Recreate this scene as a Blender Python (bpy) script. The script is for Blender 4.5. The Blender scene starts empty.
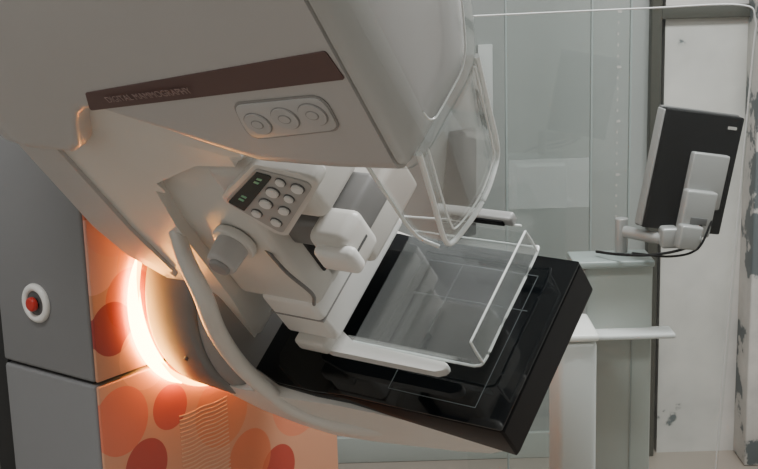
import bpy, bmesh, math, random
from mathutils import Matrix, Vector
random.seed(3)
# ------------------------------------------------------------------ frames
def rotm(ax,ay,az,o):
    m=Matrix(((ax[0],ay[0],az[0],o[0]),(ax[1],ay[1],az[1],o[1]),(ax[2],ay[2],az[2],o[2]),(0,0,0,1)))
    return m
th=math.radians(37.23); ta=math.radians(40.59)
A=Vector((math.cos(th),-math.sin(th),0)); H=Vector((-math.sin(th),-math.cos(th),0)); Z=Vector((0,0,1))
Cc=Z*math.cos(ta)+H*math.sin(ta); B=H*math.cos(ta)-Z*math.sin(ta)
O=Vector((.2475,1.8967,.8842))
FM=rotm(A,-B,Cc,O)                       # rotated C-arm: x to patient, y away, z to tube
FG=rotm(A,-H,Z,Vector((O.x,O.y,0)))      # upright gantry
FI=Matrix.Identity(4)
# ------------------------------------------------------------------ materials
def mat(name,col,rough=.45,metal=0,coat=0,emit=None,es=0,noise=0,nscale=8,bump=0,bscale=200,spec=.5):
    m=bpy.data.materials.new(name);m.use_nodes=True;nt=m.node_tree;p=nt.nodes['Principled BSDF']
    p.inputs['Base Color'].default_value=(*col,1);p.inputs['Roughness'].default_value=rough;p.inputs['Metallic'].default_value=metal
    p.inputs['Coat Weight'].default_value=coat;p.inputs['Specular IOR Level'].default_value=spec
    if emit: p.inputs['Emission Color'].default_value=(*emit,1);p.inputs['Emission Strength'].default_value=es
    tc=nt.nodes.new('ShaderNodeTexCoord')
    if noise:
        n=nt.nodes.new('ShaderNodeTexNoise');n.inputs['Scale'].default_value=nscale;n.inputs['Detail'].default_value=5
        nt.links.new(tc.outputs['Object'],n.inputs['Vector'])
        r=nt.nodes.new('ShaderNodeMix');r.data_type='RGBA'
        r.inputs[6].default_value=(*[c*(1-noise) for c in col],1);r.inputs[7].default_value=(*[min(1,c*(1+noise)) for c in col],1)
        nt.links.new(n.outputs['Fac'],r.inputs[0]);nt.links.new(r.outputs[2],p.inputs['Base Color'])
    return m
def clear(name,tint=(.97,.985,.98),base=.05,grz=.35,milk=.05):
    m=bpy.data.materials.new(name);m.use_nodes=True;nt=m.node_tree;nt.nodes.clear()
    o=nt.nodes.new('ShaderNodeOutputMaterial');t=nt.nodes.new('ShaderNodeBsdfTransparent');g=nt.nodes.new('ShaderNodeBsdfGlossy')
    t.inputs[0].default_value=(*tint,1);g.inputs['Roughness'].default_value=.03
    mx=nt.nodes.new('ShaderNodeMixShader');lw=nt.nodes.new('ShaderNodeLayerWeight');lw.inputs['Blend'].default_value=.2
    ma=nt.nodes.new('ShaderNodeMath');ma.operation='MULTIPLY_ADD';ma.inputs[1].default_value=grz;ma.inputs[2].default_value=base
    d=nt.nodes.new('ShaderNodeBsdfDiffuse');d.inputs[0].default_value=(.85,.88,.87,1)
    m2=nt.nodes.new('ShaderNodeMixShader');m2.inputs[0].default_value=milk
    nt.links.new(t.outputs[0],m2.inputs[1]);nt.links.new(d.outputs[0],m2.inputs[2])
    nt.links.new(lw.outputs['Facing'],ma.inputs[0]);nt.links.new(ma.outputs[0],mx.inputs[0])
    nt.links.new(m2.outputs[0],mx.inputs[1]);nt.links.new(g.outputs[0],mx.inputs[2]);nt.links.new(mx.outputs[0],o.inputs[0])
    return m
M_head=mat('head_plastic',(.52,.505,.495),.33,noise=.03,nscale=3)
M_cap=mat('cap_plastic',(.50,.495,.49),.2,coat=.4)
M_cream=mat('cream_plastic',(.71,.69,.65),.33,noise=.03)
M_white=mat('white_plastic',(.84,.83,.80),.3)
M_grey=mat('grey_housing',(.20,.195,.19),.4,noise=.04)
M_grey2=mat('grey_housing_front',(.31,.30,.29),.4,noise=.04)
M_panel=mat('panel_face_grey',(.44,.43,.41),.4)
M_col=mat('column_grey',(.22,.22,.225),.45,noise=.05,nscale=3)
M_dark=mat('dark_gap',(.02,.02,.02),.6)
M_black=mat('gloss_black',(.003,.004,.005),.05,spec=.6)
M_blackside=mat('black_side',(.003,.003,.004),.22,spec=.16)
M_line=mat('line_grey',(.12,.135,.14),.4)
M_stripe=mat('stripe_mauve',(.13,.075,.07),.35)
M_text=mat('text_pale',(.30,.22,.21),.5)
M_tick=mat('tick_print',(.42,.40,.38),.6)
M_red=mat('red_plastic',(.55,.03,.02),.3)
M_disp=mat('display',(.03,.04,.035),.15)
M_green=mat('digits',(.15,.30,.2),.4,emit=(.4,1,.5),es=.05)
M_glow=mat('ring_light',(1,.6,.2),.4,emit=(1,.36,.05),es=16)
M_glow2=mat('arc_lamp',(1,.6,.2),.4,emit=(1,.42,.08),es=48)
M_clear=clear('clear_acrylic',base=.045,grz=.35,milk=.06)
M_visor=clear('visor_acrylic',base=.06,grz=.5,milk=.05)
M_shield=clear('shield_acrylic',base=.08,grz=.5,milk=.085)
M_edge=mat('acrylic_edge',(.88,.91,.90),.15,coat=.5)
M_edge2=mat('glass_edge',(.28,.32,.31),.3)
M_glass=clear('screen_glass',base=.02,grz=.2,milk=.006)
M_pglass=clear('partition_glass',base=.07,grz=.3,milk=.02)
M_wall=mat('wall_paint',(.34,.355,.345),.3,noise=.2,nscale=1.8)
M_wall2=mat('room_wall_paint',(.62,.62,.60),.6,noise=.04,nscale=1.6)
M_ceil=mat('ceiling_paint',(.7,.7,.68),.8)
M_floor=mat('floor_vinyl',(.30,.26,.22),.4,noise=.1,nscale=6)
M_cab=mat('cabinet_green_white',(.38,.41,.385),.3,noise=.06)
M_mon=mat('monitor_black',(.005,.005,.006),.5,spec=.15)
M_silver=mat('silver_plastic',(.34,.34,.335),.35,metal=.2)
M_bez=mat('bezel_grey',(.10,.10,.10),.4)
M_frame=mat('door_frame_dark',(.06,.06,.05),.5)
M_pap=mat('paper_white',(.60,.61,.60),.7)
def peel(name,sc,th_,off):
    m=mat(name,(.55,.53,.50),.6)
    nt=m.node_tree;p=nt.nodes['Principled BSDF'];tc=nt.nodes.new('ShaderNodeTexCoord')
    mp=nt.nodes.new('ShaderNodeMapping');mp.inputs['Location'].default_value=off
    n=nt.nodes.new('ShaderNodeTexNoise');n.inputs['Scale'].default_value=sc;n.inputs['Detail'].default_value=9;n.inputs['Roughness'].default_value=.6
    r=nt.nodes.new('ShaderNodeValToRGB');r.color_ramp.elements[0].position=th_;r.color_ramp.elements[0].color=(.12,.14,.145,1);r.color_ramp.elements[1].position=th_+.025;r.color_ramp.elements[1].color=(.50,.49,.465,1)
    e=r.color_ramp.elements.new(.75);e.color=(.68,.66,.62,1)
    nt.links.new(tc.outputs['Object'],mp.inputs[0]);nt.links.new(mp.outputs[0],n.inputs['Vector']);nt.links.new(n.outputs['Fac'],r.inputs[0]);nt.links.new(r.outputs[0],p.inputs['Base Color'])
    return m
M_peel=peel('peeling_paint',4.5,.31,(0,0,0))
M_peel2=peel('peeling_paint_edge',6,.45,(.3,0,.25))
# bubble decor panel
M_bub=mat('bubble_decor',(.85,.45,.30),.35)
nt=M_bub.node_tree;p=nt.nodes['Principled BSDF'];tc=nt.nodes.new('ShaderNodeTexCoord');sx=nt.nodes.new('ShaderNodeSeparateXYZ');nt.links.new(tc.outputs['Object'],sx.inputs[0])
cx=nt.nodes.new('ShaderNodeCombineXYZ');nt.links.new(sx.outputs[1],cx.inputs[0]);nt.links.new(sx.outputs[2],cx.inputs[1])
last=None
bub=[(-.24,1.08,.09,(.62,.13,.06),.8),(-.30,1.00,.065,(.82,.42,.33),.8),(-.17,.96,.08,(.78,.33,.13),.7),(-.225,.91,.055,(.62,.09,.04),.65),(-.27,.868,.047,(.33,.02,.03),.88),(-.20,.80,.06,(.78,.38,.24),.7),
 (-.265,.70,.062,(.70,.15,.08),.8),(-.150,.69,.042,(.50,.05,.035),.8),(-.215,.60,.05,(.42,.03,.03),.85),(-.02,.64,.07,(.68,.22,.09),.65),(.13,.47,.05,(.45,.04,.03),.88),(.05,.52,.06,(.68,.17,.07),.75),(-.29,.55,.05,(.80,.45,.34),.8),(.2,.6,.08,(.7,.22,.12),.8),(.0,1.0,.1,(.6,.15,.06),.8),(-.1,.45,.07,(.7,.22,.12),.8)]
for (y,z,rr,c,al) in bub:
    d=nt.nodes.new('ShaderNodeVectorMath');d.operation='DISTANCE';d.inputs[1].default_value=(y,z,0);nt.links.new(cx.outputs[0],d.inputs[0])
    l=nt.nodes.new('ShaderNodeMath');l.operation='LESS_THAN';l.inputs[1].default_value=rr;nt.links.new(d.outputs['Value'],l.inputs[0])
    q=nt.nodes.new('ShaderNodeMath');q.operation='MULTIPLY';q.inputs[1].default_value=al;nt.links.new(l.outputs[0],q.inputs[0])
    mx=nt.nodes.new('ShaderNodeMix');mx.data_type='RGBA';nt.links.new(q.outputs[0],mx.inputs[0])
    if last is None: mx.inputs[6].default_value=(.64,.31,.19,1)
    else: nt.links.new(last,mx.inputs[6])
    mx.inputs[7].default_value=(*c,1);last=mx.outputs[2]
nt.links.new(last,p.inputs['Base Color'])
M_rib=mat('rib_warm_white',(.70,.42,.28),.5)
# ------------------------------------------------------------------ builders
def empty(name):
    o=bpy.data.objects.new(name,None);bpy.context.collection.objects.link(o);o.empty_display_size=.1;return o
def fin(name,bm,parent,m,F=FI,ang=38):
    bmesh.ops.recalc_face_normals(bm,faces=bm.faces)
    for f in bm.faces: f.smooth=True
    for e in bm.edges:
        if len(e.link_faces)==2 and e.calc_face_angle(0)>math.radians(ang): e.smooth=False
    me=bpy.data.meshes.new(name);bm.to_mesh(me);bm.free();me.materials.append(m)
    o=bpy.data.objects.new(name,me);bpy.context.collection.objects.link(o)
    o.matrix_world=F
    if parent: o.parent=parent
    return o
def loft(name,rings,parent,m,F=FI,caps=True,ang=38):
    bm=bmesh.new();vs=[[bm.verts.new(p) for p in r] for r in rings];n=len(rings[0])
    for i in range(len(vs)-1):
        for j in range(n):
            bm.faces.new((vs[i][j],vs[i][(j+1)%n],vs[i+1][(j+1)%n],vs[i+1][j]))
    if caps: bm.faces.new(vs[0][::-1]);bm.faces.new(vs[-1])
    return fin(name,bm,parent,m,F,ang)
def rpoly(pts,r,n=5):
    out=[];k=len(pts)
    rs=r if isinstance(r,(list,tuple)) else [r]*k
    for i in range(k):
        p=Vector(pts[i]);a=Vector(pts[i-1])-p;b=Vector(pts[(i+1)%k])-p
        la,lb=a.length,b.length;a.normalize();b.normalize()
        an=a.angle(b);t=min(rs[i]/math.tan(an/2) if an>1e-3 else 0,la*.48,lb*.48)
        p1=p+a*t;p2=p+b*t
        for j in range(n+1):
            s=j/n;out.append(tuple(p1*(1-s)**2+p*2*s*(1-s)+p2*s*s))
    return out
def rbox(name,x,y,z,parent,m,F=FI,bev=.008,seg=3,rot=None):
    bm=bmesh.new();bmesh.ops.create_cube(bm,size=1)
    c=Vector(((x[0]+x[1])/2,(y[0]+y[1])/2,(z[0]+z[1])/2))
    s=Vector((x[1]-x[0],y[1]-y[0],z[1]-z[0]))
    for v in bm.verts: v.co=Vector((v.co.x*s.x,v.co.y*s.y,v.co.z*s.z))
    if bev: bmesh.ops.bevel(bm,geom=bm.edges[:],offset=min(bev,min(s)*.45),segments=seg,profile=.5,affect='EDGES')
    if rot: bmesh.ops.rotate(bm,verts=bm.verts,cent=(0,0,0),matrix=Matrix.Rotation(rot[1],3,rot[0]))
    bmesh.ops.translate(bm,verts=bm.verts,vec=c)
    return fin(name,bm,parent,m,F,50)
def plate(name,pts,y0,y1,parent,m,F=FI,r=.004,bev=0,plane='xz',face=None):
    """rounded polygon extruded along the remaining axis"""
    P=rpoly(pts,r) if r!=0 else pts
    def mk(a,b,d):
        if plane=='xz': return Vector((a,(face(b) if face else 0)+d,b))
        if plane=='yz': return Vector((d,a,b))
        return Vector((a,b,d))
    bm=bmesh.new();v0=[bm.verts.new(mk(a,b,y0)) for a,b in P];v1=[bm.verts.new(mk(a,b,y1)) for a,b in P];n=len(P)
    f0=bm.faces.new(v0);f1=bm.faces.new(v1[::-1])
    for j in range(n): bm.faces.new((v0[j],v0[(j+1)%n],v1[(j+1)%n],v1[j]))
    if bev:
        ed=list(set(f0.edges[:]+f1.edges[:]))
        bmesh.ops.bevel(bm,geom=ed,offset=bev,segments=4,profile=.5,affect='EDGES')
    return fin(name,bm,parent,m,F,40)
def cyl(name,c,axis,r0,r1,l,parent,m,F=FI,seg=48,bev=.003):
    bm=bmesh.new();bmesh.ops.create_cone(bm,cap_ends=True,segments=seg,radius1=r0,radius2=r1,depth=l)
    if bev:
        ed=[e for e in bm.edges if e.calc_face_angle(0)>1]
        bmesh.ops.bevel(bm,geom=ed,offset=bev,segments=3,profile=.5,affect='EDGES')
    q=Vector((0,0,1)).rotation_difference(Vector(axis)).to_matrix()
    bmesh.ops.rotate(bm,verts=bm.verts,cent=(0,0,0),matrix=q);bmesh.ops.translate(bm,verts=bm.verts,vec=c)
    return fin(name,bm,parent,m,F,40)
def torus(name,c,axis,R,r,parent,m,F=FI,su=64,sv=12,sz=1):
    u=Vector(axis).normalized();t=u.orthogonal().normalized();w=u.cross(t)
    bm=bmesh.new();g=[]
    for i in range(su):
        a=2*math.pi*i/su;d=t*math.cos(a)+w*math.sin(a);row=[]
        for j in range(sv):
            b=2*math.pi*j/sv;row.append(bm.verts.new(Vector(c)+d*(R+r*math.cos(b))+u*r*sz*math.sin(b)))
        g.append(row)
    for i in range(su):
        for j in range(sv): bm.faces.new((g[i][j],g[(i+1)%su][j],g[(i+1)%su][(j+1)%sv],g[i][(j+1)%sv]))
    return fin(name,bm,parent,m,F,60)
def cat(P,n=8):
    P=[Vector(p) for p in P];Q=[P[0]*2-P[1]]+P+[P[-1]*2-P[-2]];o=[]
    for i in range(1,len(Q)-2):
        for j in range(n):
            t=j/n;a,b,c,d=Q[i-1:i+3]
            o.append(.5*((2*b)+(c-a)*t+(2*a-5*b+4*c-d)*t*t+(3*b-a-3*c+d)*t**3))
    o.append(P[-1]);return o
def tube(name,P,r,parent,m,F=FI,n=8,sv=12,ell=(1,1),up=(0,1,0),taper=False):
    C=cat(P,n);rings=[]
    for i,p in enumerate(C):
        t=(C[min(i+1,len(C)-1)]-C[max(i-1,0)]).normalized();s=t.cross(Vector(up)).normalized();w=s.cross(t)
        rr=r
        if taper: rr=r*max(.15,math.sin(math.pi*i/(len(C)-1))**.6)
        rings.append([p+s*rr*ell[0]*math.cos(2*math.pi*j/sv)+w*rr*ell[1]*math.sin(2*math.pi*j/sv) for j in range(sv)])
    return loft(name,rings,parent,m,F,True,60)
# ------------------------------------------------------------------ camera
pi_,ro=math.radians(12.94),math.radians(-1.68)
f=Vector((0,math.cos(pi_),-math.sin(pi_)));r0=Vector((1,0,0));u0=r0.cross(f)
rr_=r0*math.cos(ro)+u0*math.sin(ro);uu=-r0*math.sin(ro)+u0*math.cos(ro)
cd=bpy.data.cameras.new('camera');cam=bpy.data.objects.new('camera',cd);bpy.context.collection.objects.link(cam)
cd.sensor_width=36;cd.lens=1285.9*36/758;cd.clip_start=.02
cam.matrix_world=rotm(rr_,uu,-f,(0,0,1.5));bpy.context.scene.camera=cam
# ------------------------------------------------------------------ room
BY=3.55
rbox('floor',(-2,2.2),(-1.6,BY+.1),(-.1,0),None,M_floor,bev=0)
rbox('ceiling',(-2,2.2),(-1.6,BY+.1),(2.7,2.8),None,M_ceil,bev=0)
rbox('wall_back',(-2,.78),(BY,BY+.1),(0,2.7),None,M_wall,bev=0)
rbox('wall_left',(-2.1,-2),(-1.6,BY+.1),(0,2.7),None,M_wall2,bev=0)
rbox('wall_right',(2.2,2.3),(-1.6,BY+.1),(0,2.7),None,M_wall2,bev=0)
rbox('wall_front',(-2,2.2),(-1.7,-1.6),(0,2.7),None,M_wall2,bev=0)
rbox('wall_back_peeling',(.80,2.2),(BY,BY+.1),(0,2.7),None,M_peel,bev=0)
rbox('trim_1',(.755,.785),(BY-.03,BY+.1),(0,2.7),None,M_frame,bev=.004)
rbox('trim_2',(.785,2.2),(BY-.02,BY),(1.265,1.30),None,M_frame,bev=.003)
rbox('trim_3',(1.035,1.06),(BY-.06,BY),(0,1.265),None,M_peel,bev=.004)
rbox('trim_4',(1.025,1.30),(BY-.12,BY),(0,2.0),None,M_peel2,bev=.006)
rbox('baseboard_back',(-2,.755),(BY-.015,BY),(0,.08),None,M_cab,bev=.003)
# ------------------------------------------------------------------ mammography machine
MM=empty('mammography_machine')
cy0,cy1=-.312,.32
rbox('column_upper_body',(-.93,-.688),(cy0,cy1),(.782,2.0),MM,M_col,FG,.006)
rbox('column_lower_body',(-.93,-.688),(cy0,cy1),(.0,.776),MM,M_col,FG,.006)
rbox('column_decor_upper',(-.687,-.68),(cy0+.002,cy1),(.783,1.20),MM,M_bub,FG,.003)
rbox('column_fascia',(-.687,-.68),(cy0+.002,cy1),(1.203,2.0),MM,M_col,FG,.003)
rbox('column_decor_lower',(-.687,-.68),(cy0+.002,cy1),(.01,.775),MM,M_bub,FG,.003)
rbox('column_rear_strip',(-.99,-.932),(cy0+.01,cy1),(.0,2.0),MM,M_dark,FG,.003)
rbox('column_core',(-.92,-.70),(cy0+.01,cy1-.01),(.74,.82),MM,M_dark,FG,.0)
for i in range(34):
    zc=.40+i*.0080
    tube('vent_rib_%d'%i,[(-.6810,-.13,zc+.001),(-.6810,-.10,zc-.001),(-.6810,-.07,zc+.0015),(-.6810,-.04,zc-.001),(-.6810,-.005,zc+.001)],.0020,MM,M_rib,FG,up=(0,0,1),n=4,sv=8)
torus('stop_button_bezel',(-.82,cy0-.002,.904),(0,1,0),.028,.007,MM,M_white,FG)
cyl('stop_button_recess',(-.82,cy0-.001,.904),(0,1,0),.027,.027,.006,MM,M_bez,FG)
cyl('stop_button_stem',(-.82,cy0-.006,.904),(0,1,0),.009,.009,.012,MM,M_mon,FG,32,.001)
cyl('stop_button_knob',(-.82,cy0-.012,.904),(0,1,0),.012,.013,.010,MM,M_red,FG,32,.003)
# rotation hub
cyl('hub_housing',(-.597,0,.03),(1,0,0),.197,.203,.126,MM,M_grey,FM,96,.014)
cyl('hub_neck',(-.668,0,.03),(1,0,0),.17,.17,.02,MM,M_dark,FM,64,0)
torus('hub_ring_light',(-.671,0,.03),(1,0,0),.200,.006,MM,M_glow,FM,96,8)
arc=[]
for i in range(9):
    a=math.radians(118+i*10)      # angle in the hub plane, 180 deg points to the near side
    arc.append((-.671,.205*math.cos(a),.03+.205*math.sin(a)))
tube('hub_arc_lamp',arc,.017,MM,M_glow2,FM,n=4,sv=12,ell=(1.0,.45),up=(1,0,0),taper=True)
cyl('hub_front_shell',(-.518,0,.03),(1,0,0),.198,.184,.040,MM,M_grey2,FM,96,.014)
for i in range(3): cyl('hub_screw_%d'%i,(-.575,-.200+.003*i,.08-.045*i),(0,1,0),.004,.004,.006,MM,M_bez,FM,16,.0)
# arm body
prof=[(-.655,.66),(-.655,.34),(-.60,.20),(-.56,.02),(-.50,.02),(-.47,.16),(-.455,.36),(-.43,.46),(-.30,.52),(-.20,.53),(-.16,.66)]
plate('arm_body',prof,-.115,.10,MM,M_cream,FM,r=.03,bev=.018)
prof=[(-.662,.60),(-.662,.33),(-.64,.26),(-.575,.20),(-.55,.22),(-.57,.34),(-.575,.60)]
plate('arm_rear_cover',prof,-.122,.11,MM,M_head,FM,r=.02,bev=.012)
# tube head
def fy(z): return -.145+(z-.58)*.054
def hring(x,zb,zt=.98,ins=0,y1=.078):
    return [(x,a,b) for a,b in rpoly([(fy(zb)+ins,zb+ins*.3),(y1-.045-ins,zb+ins*.3),(y1-ins,zb+.07+ins*.3),(y1-ins,zt-ins),(fy(zt)+ins,zt-ins)],[.022,.06,.06,.05,.05],6)]
S=[(-.662,.62,.93,.03),(-.655,.58,.96,.01),(-.64,.558,.975,.002),(-.60,.55,.98,0),(-.50,.552,.98,0),(-.47,.568,.98,0),(-.44,.61,.98,0),(-.42,.635,.98,0),(-.40,.646,.98,0),(-.365,.648,.98,0),(-.25,.615,.98,0),(-.16,.586,.98,0),(-.12,.575,.98,0),(.0,.578,.98,0),(.096,.586,.98,0)]
loft('tube_head',[hring(x,zb,zt,i) for x,zb,zt,i in S],MM,M_head,FM,ang=30)
loft('tube_head_seam',[hring(.0,.59,.97,.008),hring(.105,.59,.97,.008)],MM,M_dark,FM)
S=[(.0985,.589,.003),(.106,.592,.005),(.114,.600,.013),(.121,.612,.026),(.126,.628,.046)]
loft('tube_head_front_cap',[hring(x,zb,.98,i) for x,zb,i in S],MM,M_cap,FM,ang=50)
S=[(.099,.586,0),(.112,.588,.001),(.124,.594,.008),(.133,.604,.020),(.138,.618,.038)]
loft('tube_head_clear_cover',[hring(x,zb,.98,i) for x,zb,i in S],MM,M_visor,FM,ang=50,caps=False)
tube('clear_cover_edge',[Vector(p) for p in hring(.138,.618,.98,.038)[0:21:2]],.0012,MM,M_edge,FM,n=3,up=(1,0,0))
plate('head_stripe',[(-.363,.688),(-.380,.655),(.094,.738),(.088,.778)],-.0015,.004,MM,M_stripe,FM,r=.004,face=fy)
tx=bpy.data.curves.new('head_label','FONT');tx.body='DIGITAL MAMMOGRAPHY';tx.size=.015;tx.extrude=.0002
to=bpy.data.objects.new('head_label',tx);bpy.context.collection.objects.link(to);tx.materials.append(M_text)
to.matrix_world=FM@Matrix.Translation((-.325,-.1435,.676))@Matrix.Rotation(-math.radians(9.8),4,'Y')@Matrix.Rotation(math.radians(93),4,'X');to.parent=MM
plate('head_button_pad_rim',[(-.102,.689),(.051,.713),(.048,.657),(-.113,.625)],-.0015,.004,MM,M_grey2,FM,r=.02,face=fy)
plate('head_button_pad',[(-.100,.686),(.048,.710),(.046,.660),(-.110,.628)],-.003,.004,MM,M_head,FM,r=.018,bev=.001,face=fy)
def oval(name,cx,cz,rx,rz,d0,d1,m,rot=.2):
    P=[]
    for i in range(28):
        a=2*math.pi*i/28;x=rx*math.cos(a);z=rz*math.sin(a);P.append((cx+x*math.cos(rot)-z*math.sin(rot),cz+x*math.sin(rot)+z*math.cos(rot)))
    return plate(name,P,d0,d1,MM,m,FM,r=0,face=fy)
for i,(x,z) in enumerate([(-.077,.659),(-.027,.672),(.020,.682)]):
    oval('head_button_rim_%d'%i,x,z,.0215,.0175,-.0036,.002,M_grey2);oval('head_button_%d'%i,x,z,.020,.016,-.005,.002,M_head);oval('head_button_icon_%d'%i,x,z,.010,.007,-.0054,.002,M_grey2);oval('head_button_icon_inner_%d'%i,x,z,.0085,.0055,-.0058,.002,M_head)
# face shield hung under the head front
def shp(u,v): # u 0..1 near->far , v 0 top ..1 bottom
    top=Vector((.122,-.128,.60)).lerp(Vector((.122,.030,.60)),u);bot=Vector((.050,-.105,.385)).lerp(Vector((.050,.062,.385)),u)
    return top.lerp(bot,v)+Vector((.012*math.sin(math.pi*u),0,0))
bm=bmesh.new();gv=[]
NU,NV=12,10
for th_ in (0,-.003):
    gv.append([[bm.verts.new(shp(.06+(u/NU)*.88 if v==NV else u/NU,v/NV)+Vector((th_,0,0))) for u in range(NU+1)] for v in range(NV+1)])
for k_ in (0,1):
    for v in range(NV):
        for u in range(NU): bm.faces.new((gv[k_][v][u],gv[k_][v][u+1],gv[k_][v+1][u+1],gv[k_][v+1][u]))
fin('face_shield_pane',bm,MM,M_shield,FM,60)
rim=[shp(0,-.05),shp(0,.4),shp(0,.85),shp(.07,.985),shp(.3,1.01),shp(.5,1.015),shp(.7,1.01),shp(.93,.985),shp(1,.85),shp(1,.4),shp(1,-.02)]
tube('face_shield_rim',rim,.0036,MM,M_edge,FM)
rim2=[shp(.09,0),shp(.09,.4),shp(.10,.78),shp(.16,.90),shp(.5,.93),shp(.84,.90),shp(.90,.78),shp(.91,.4),shp(.91,0)]
tube('face_shield_inner_rib',rim2,.0014,MM,M_edge,FM)
def slab(name,q,th,parent,m,F):
    q=[Vector(p) for p in q];n=(q[1]-q[0]).cross(q[3]-q[0]).normalized()*th
    bm=bmesh.new();a=[bm.verts.new(p) for p in q];b=[bm.verts.new(p+n) for p in q]
    bm.faces.new(a);bm.faces.new(b[::-1])
    k=len(q)
    for j in range(k): bm.faces.new((a[j],a[(j+1)%k],b[(j+1)%k],b[j]))
    return fin(name,bm,parent,m,F)
dv=Vector((-.045,.0,.0))
slab('face_shield_side',[shp(0,-.02),shp(0,.9),shp(0,.85)+dv,shp(0,-.02)+Vector((-.09,0,0))],.003,MM,M_shield,FM)
slab('face_shield_side_far',[shp(1,-.02),shp(1,.9),shp(1,.85)+dv,shp(1,-.02)+Vector((-.09,0,0))],.003,MM,M_visor,FM)
tube('face_shield_side_rim',[shp(0,-.02)+Vector((-.09,0,0)),shp(0,.4)+Vector((-.07,0,0)),shp(0,.85)+dv,shp(0,.97)+Vector((-.012,0,0))],.0026,MM,M_edge,FM)
loft('collimator_window',[[(x0+a,-.035+b,z0) for a,b in rpoly([(-s,-s),(s,-s),(s,s),(-s,s)],.015)] for x0,z0,s in ((.02,.59,.055),(.02,.565,.052),(.02,.555,.045))],MM,M_grey2,FM)
# hull under the detector
def huring(x,w,top,bot,ex=.55):
    P=[];n=26
    for i in range(n+1):
        a=math.pi*i/n;c=math.cos(a);s=math.sin(a)
        P.append((x,-w*math.copysign(abs(c)**ex,c),top-(top-bot)*abs(s)**ex))
    return P
loft('support_hull',[huring(-.60,.185,-.004,-.168,.9),huring(-.56,.190,-.004,-.178,.8),huring(-.52,.193,-.004,-.190,.72),huring(-.46,.190,-.006,-.208,.62),huring(-.40,.184,-.014,-.220),huring(-.32,.172,-.024,-.218,.5),huring(-.24,.163,-.038,-.208,.5),huring(-.15,.156,-.054,-.188,.5),huring(-.08,.152,-.064,-.160,.5),huring(-.045,.149,-.069,-.134),huring(-.025,.146,-.072,-.100)],MM,M_cream,FM)
# detector
def dring(x,w,bot,ins=0,top=0):
    return [(x,a,b) for a,b in rpoly([(-w+ins,bot+ins),(w-ins,bot+ins),(w-ins,top-ins),(-w+ins,top-ins)],.004,3)]
loft('detector_housing',[dring(-.50,.15,-.012,0,-.002),dring(-.44,.168,-.014,0,-.002),dring(-.36,.168,-.02,0,-.002),dring(-.30,.162,-.028,0,-.002),dring(-.004,.16,-.076,0,-.002),dring(0,.16,-.076,.004,-.002)],MM,M_blackside,FM)
plate('detector_cover',[(-.50,-.15),(-.44,-.167),(-.36,-.167),(-.30,-.161),(-.001,-.159),(-.001,.159),(-.30,.161),(-.44,.167),(-.50,.15)],-.0022,0,MM,M_black,FM,r=.004,plane='xy')
def mark(n,a,b):
    a=Vector(a);b=Vector(b);d=(b-a).normalized();w=Vector((-d.y,d.x))*.0006
    plate('detector_mark_%d'%n,[tuple(a+w),tuple(b+w),tuple(b-w),tuple(a-w)],.0002,.0007,MM,M_line,FM,r=0,plane='xy')
mark(0,(-.27,.052),(-.05,.052));mark(1,(-.205,.12),(-.205,-.02));mark(2,(-.225,-.05),(-.225,-.132));mark(3,(-.225,-.132),(-.06,-.132));mark(4,(-.06,-.132),(-.06,.12));mark(5,(-.27,.12),(-.06,.12))
# handle rail
tube('handle_rail',[(-.485,-.100,.335),(-.455,-.140,.305),(-.44,-.165,.25),(-.458,-.178,.17),(-.470,-.182,.08),(-.457,-.184,.01),(-.430,-.184,-.05),(-.385,-.178,-.088),(-.33,-.168,-.105),(-.27,-.150,-.110)],.019,MM,M_cream,FM,ell=(1.0,.7),sv=16)
# compression unit
rbox('compression_carriage',(-.47,-.30),(-.095,.09),(.15,.50),MM,M_cream,FM,.015,4)
rbox('compression_slot',(-.302,-.295),(-.05,.05),(.19,.47),MM,M_dark,FM,.002)
rbox('compression_head_block',(-.32,-.14),(-.10,.02),(.40,.50),MM,M_cream,FM,.02,4)
PA,PB,PC,PD=Vector((-.296,.45)),Vector((-.176,.538)),Vector((-.079,.52)),Vector((-.222,.381))
def pq(u,v): return tuple(PA.lerp(PB,u).lerp(PD.lerp(PC,u),v))
plate('control_panel_body',[pq(-.04,-.04),pq(1.04,-.04),pq(1.04,1.04),pq(-.04,1.04)],-.118,-.09,MM,M_cream,FM,r=.018,bev=.005)
plate('control_panel_face',[pq(.04,.04),pq(.97,.04),pq(.97,.96),pq(.04,.96)],-.120,-.115,MM,M_panel,FM,r=.012)
plate('control_display',[pq(.08,.08),pq(.92,.08),pq(.92,.34),pq(.08,.34)],-.1215,-.116,MM,M_disp,FM,r=.004)
for i,(u,v) in enumerate([(.25,.2),(.33,.2),(.7,.2),(.78,.2)]):
    plate('control_digit_%d'%i,[pq(u,v-.04),pq(u+.04,v-.04),pq(u+.04,v+.04),pq(u,v+.04)],-.122,-.118,MM,M_green,FM,r=0)
def btn(n,u,v,rx,rz,rot=.5):
    c=pq(u,v)
    for k_,(s,d) in enumerate(((1.18,-.1215),(1.0,-.1235),(.82,-.1245))):
        P=[]
        for i in range(24):
            a=2*math.pi*i/24;x=s*rx*math.cos(a);z=s*rz*math.sin(a);P.append((c[0]+x*math.cos(rot)-z*math.sin(rot),c[1]+x*math.sin(rot)+z*math.cos(rot)))
        plate('control_button_%d_%d'%(n,k_),P,d,-.117,MM,M_bez if k_==0 else M_white,FM,r=0)
for n_,(u,v,rx,rz) in enumerate([(.16,.50,.009,.007),(.40,.52,.012,.0085),(.64,.50,.012,.0085),(.86,.50,.008,.0065),(.18,.80,.009,.0075),(.42,.80,.011,.007),(.64,.76,.008,.0065),(.84,.78,.011,.008)]): btn(n_,u,v,rx,rz)
cyl('compression_knob',(-.365,-.122,.322),(0,1,0),.024,.028,.055,MM,M_head,FM,40,.006)
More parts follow.
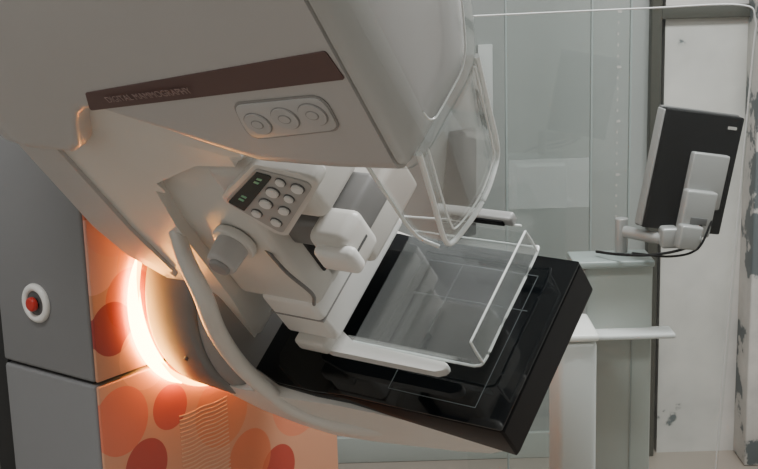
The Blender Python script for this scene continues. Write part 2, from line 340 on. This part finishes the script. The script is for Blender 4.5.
cyl('compression_knob_cap',(-.365,-.152,.322),(0,1,0),.016,.018,.008,MM,M_grey2,FM,40,.003)
cyl('compression_knob_collar',(-.365,-.104,.322),(0,1,0),.036,.036,.014,MM,M_cream,FM,40,.004)
rbox('paddle_clamp_block',(-.235,-.165),(-.085,-.02),(.255,.335),MM,M_cream,FM,.016,4)
rbox('paddle_clamp_lever',(-.222,-.150),(-.100,-.075),(.275,.32),MM,M_white,FM,.010,4)
rbox('paddle_clamp_groove',(-.236,-.164),(-.0865,-.04),(.292,.296),MM,M_bez,FM,.0)
rbox('paddle_clamp_neck',(-.32,-.18),(-.06,.05),(.27,.33),MM,M_grey,FM,.010)
rbox('paddle_arm_upper',(-.33,-.20),(-.03,.13),(.20,.285),MM,M_cream,FM,.012)
rbox('paddle_arm_top',(-.30,-.21),(-.05,.12),(.335,.385),MM,M_cream,FM,.012)
rbox('paddle_arm_top_plate',(-.285,-.225),(-.035,.10),(.384,.388),MM,M_grey2,FM,.001)
rbox('paddle_mount',(-.42,-.31),(-.10,.15),(.06,.165),MM,M_white,FM,.010,4)
rbox('paddle_mount_groove',(-.421,-.309),(-.1012,.151),(.118,.121),MM,M_grey2,FM,.0)
rbox('paddle_mount_riser',(-.41,-.30),(-.05,.12),(.15,.24),MM,M_cream,FM,.010,4)
rbox('paddle_mount_lip',(-.40,-.335),(-.115,.155),(.035,.062),MM,M_cream,FM,.006)
tube('sensor_cable',[(-.33,-.09,.30),(-.29,-.11,.27),(-.27,-.11,.22),(-.30,-.10,.17)],.003,MM,M_grey,FM)
# paddle tray
px0,px1,py0,py1,pz0,pz1=-.310,-.062,-.078,.155,.03,.086
def wall4(name,a,b,z0,z1,t=.0025):
    a=Vector(a);b=Vector(b);slab(name,[(a.x,a.y,z0),(b.x,b.y,z0),(b.x,b.y,z1),(a.x,a.y,z1)],t,MM,M_clear,FM)
plate('paddle_plate',[(px0,py0),(px1,py0),(px1,py1),(px0,py1)],pz0,pz0+.0025,MM,M_clear,FM,r=.012,plane='xy')
wall4('paddle_wall_front',(px1,py0+.01),(px1,py1-.01),pz0,pz1);wall4('paddle_wall_near',(px0,py0),(px1-.01,py0),pz0,.05);wall4('paddle_wall_far',(px0,py1),(px1-.01,py1),pz0,.07)
E=.0024
tube('paddle_rim_front',[(px1-.012,py0,pz0),(px1,py0+.012,pz0),(px1,0,pz0),(px1,py1-.012,pz0),(px1-.012,py1,pz0)],E,MM,M_edge,FM)
tube('paddle_rim_top',[(px1,py0+.01,pz1),(px1,0,pz1),(px1,py1-.01,pz1)],E*.8,MM,M_edge,FM,up=(0,0,1))
tube('paddle_rim_corner',[(px1,py0+.008,pz0),(px1,py0+.008,.06),(px1,py0+.01,pz1)],E*.8,MM,M_edge,FM)
tube('paddle_rim_corner_far',[(px1,py1-.008,pz0),(px1,py1-.008,.06),(px1,py1-.01,pz1)],E*.8,MM,M_edge,FM)
tube('paddle_rim_near',[(px0,py0,pz0),(-.2,py0,pz0),(px1-.012,py0,pz0)],E,MM,M_edge,FM)
tube('paddle_rim_far',[(px0,py1,pz0),(-.2,py1,pz0),(px1-.012,py1,pz0)],E*.8,MM,M_edge,FM,up=(0,0,1))
tube('paddle_rim_far_top',[(px0,py1,.07),(-.2,py1,.078),(px1-.012,py1,pz1)],E*.8,MM,M_edge,FM,up=(0,0,1))
plate('paddle_frame_arm',[(-.405,-.062),(-.405,-.092),(-.34,-.108),(-.13,-.106),(-.112,-.098),(-.115,-.086),(-.30,-.084),(-.345,-.062)],.024,.040,MM,M_white,FM,r=.008,bev=.003,plane='xy')
rbox('paddle_top_clamp',(-.235,-.085),(.150,.168),(.085,.105),MM,M_silver,FM,.005)
rbox('paddle_top_clamp_insert',(-.20,-.10),(.147,.151),(.089,.100),MM,M_mon,FM,.001)
# ------------------------------------------------------------------ acrylic radiation screen
SC=empty('radiation_shield_screen')
gy=2.34
plate('screen_pane',[(.16,.05),(.625,.05),(.695,1.367),(.16,1.362)],gy,gy+.006,SC,M_glass,r=[.01,.01,.05,.02])
tube('screen_edge',[(.60,gy,.055),(.623,gy,.1),(.655,gy,.72),(.685,gy,1.25),(.689,gy,1.338),(.66,gy,1.366),(.5,gy,1.365),(.3,gy,1.362),(.18,gy,1.360)],.0015,SC,M_pap,up=(0,1,0))
rbox('screen_foot',(.20,.60),(gy-.05,gy+.045),(0,.05),SC,M_cab,bev=.01)
# glazed partition on back wall
GP=empty('glass_partition')
for i,x in enumerate((.335,.555,.655)):
    rbox('mullion_%d'%i,(x,x+.005),(3.30,3.315),(.0,1.9),GP,M_edge2,bev=.001)
rbox('pane_1',(.341,.554),(3.303,3.309),(.0,1.9),GP,M_pglass,bev=0);rbox('pane_2',(.561,.654),(3.303,3.309),(.0,1.9),GP,M_pglass,bev=0)
rbox('reflection_band',(.342,.553),(3.298,3.302),(.80,.93),GP,clear('reflection_film',milk=.13),bev=0)  # bright reflection on the glass, painted as a pale milky strip
for i in range(26):
    rbox('tick_mark_%d'%i,(.622,.626+(.006 if i%5==0 else 0)),(3.300,3.303),(.60+i*.028,.606+i*.028),GP,M_tick,bev=0)
rbox('wall_notice',(.285,.325),(BY-.012,BY),(1.02,1.21),None,M_pap,bev=.001)
WD=empty('wall_dark_board')  # dark shape behind the face shield, built as a board on the wall
plate('dark_board_body',[(.165,.66),(.270,.69),(.275,.985),(.20,.975)],BY-.06,BY-.02,WD,M_mon,r=.006)
rbox('dark_board_bracket',(.20,.25),(BY-.02,BY),(.78,.86),WD,M_silver,bev=.002)
# ------------------------------------------------------------------ workstation
WS=empty('workstation_cabinet')
rbox('cabinet_body',(.425,.575),(2.62,2.76),(.03,.815),WS,M_cab,bev=.004)
rbox('cabinet_top',(.405,.575),(2.60,2.70),(.815,.83),WS,M_edge2,bev=.004)
rbox('cabinet_shelf',(.43,.615),(2.57,2.63),(.667,.678),WS,M_pap,bev=.004)
rbox('cabinet_plinth',(.435,.565),(2.64,2.75),(.0,.03),WS,M_dark,bev=0)
rbox('cabinet_side_post',(.427,.433),(2.613,2.62),(.03,.81),WS,M_silver,bev=.002)
rbox('cabinet_door_gap',(.53,.533),(2.618,2.622),(.03,.66),WS,M_edge2,bev=0)
PB_=empty('detector_storage_box')
rbox('box_body',(.345,.422),(2.405,2.545),(.0,.72),PB_,M_pap,bev=.012)
rbox('box_lid',(.342,.425),(2.40,2.55),(.72,.735),PB_,M_white,bev=.006)
# monitor
MO=empty('computer_monitor')
mc=Vector((.650,2.62,1.012))
FMo=Matrix.Translation(mc)@Matrix.Rotation(math.radians(10.5),4,'Y')@Matrix.Rotation(math.radians(14),4,'Z')
rbox('monitor_back',(-.090,.090),(-.012,.012),(-.125,.125),MO,M_mon,FMo,.004)
rbox('monitor_bezel',(-.091,.091),(.012,.024),(-.127,.127),MO,M_bez,FMo,.003)
rbox('monitor_edge_trim',(-.0945,-.0885),(-.008,.020),(-.122,.122),MO,M_silver,FMo,.002)
rbox('monitor_screen',(-.085,.085),(.0235,.025),(-.115,.115),MO,M_disp,FMo,.001)
rbox('monitor_logo',(.055,.075),(-.0135,-.0118),(.098,.104),MO,M_tick,FMo,0)
rbox('monitor_vesa_plate',(-.018,.066),(-.030,-.012),(-.070,.045),MO,M_silver,FMo,.004)
rbox('monitor_bracket',(-.028,.042),(-.055,-.030),(-.125,-.030),MO,M_silver,FMo,.005)
rbox('monitor_bracket_slot',(-.010,.028),(-.0565,-.054),(-.10,-.085),MO,M_bez,FMo,.001)
rbox('monitor_bracket_lower',(-.035,.015),(-.075,-.050),(-.15,-.10),MO,M_silver,FMo,.005)
tube('monitor_arm',[(.66,2.56,.885),(.63,2.57,.880),(.58,2.60,.878),(.52,2.65,.882)],.013,MO,M_silver)
rbox('monitor_arm_joint',(.580,.615),(2.565,2.605),(.862,.905),MO,M_silver,bev=.006)
cyl('monitor_post',(.515,2.66,.872),(0,0,1),.014,.014,.075,MO,M_silver)
tube('monitor_cable',[(.66,2.57,.91),(.64,2.56,.87),(.57,2.57,.850),(.50,2.60,.845),(.46,2.65,.840)],.003,MO,M_mon)
tube('monitor_cable_2',[(.68,2.56,.92),(.65,2.55,.865),(.60,2.57,.845),(.53,2.62,.842)],.0025,MO,M_mon)
# ------------------------------------------------------------------ lights
def area(name,loc,size,en,col=(1,1,1),rot=(0,0,0)):
    l=bpy.data.lights.new(name,'AREA');l.shape='RECTANGLE';l.size,l.size_y=size;l.energy=en;l.color=col
    o=bpy.data.objects.new(name,l);bpy.context.collection.objects.link(o);o.location=loc;o.rotation_euler=rot
area('ceiling_light_1',(.9,2.3,2.68),(1.2,.4),62,(.98,1,1))
area('ceiling_light_2',(-.8,1.0,2.68),(.9,.4),42,(1,1,.99))
w=bpy.data.worlds.new('w');bpy.context.scene.world=w;w.use_nodes=True;w.node_tree.nodes['Background'].inputs[0].default_value=(.6,.62,.65,1);w.node_tree.nodes['Background'].inputs[1].default_value=.3
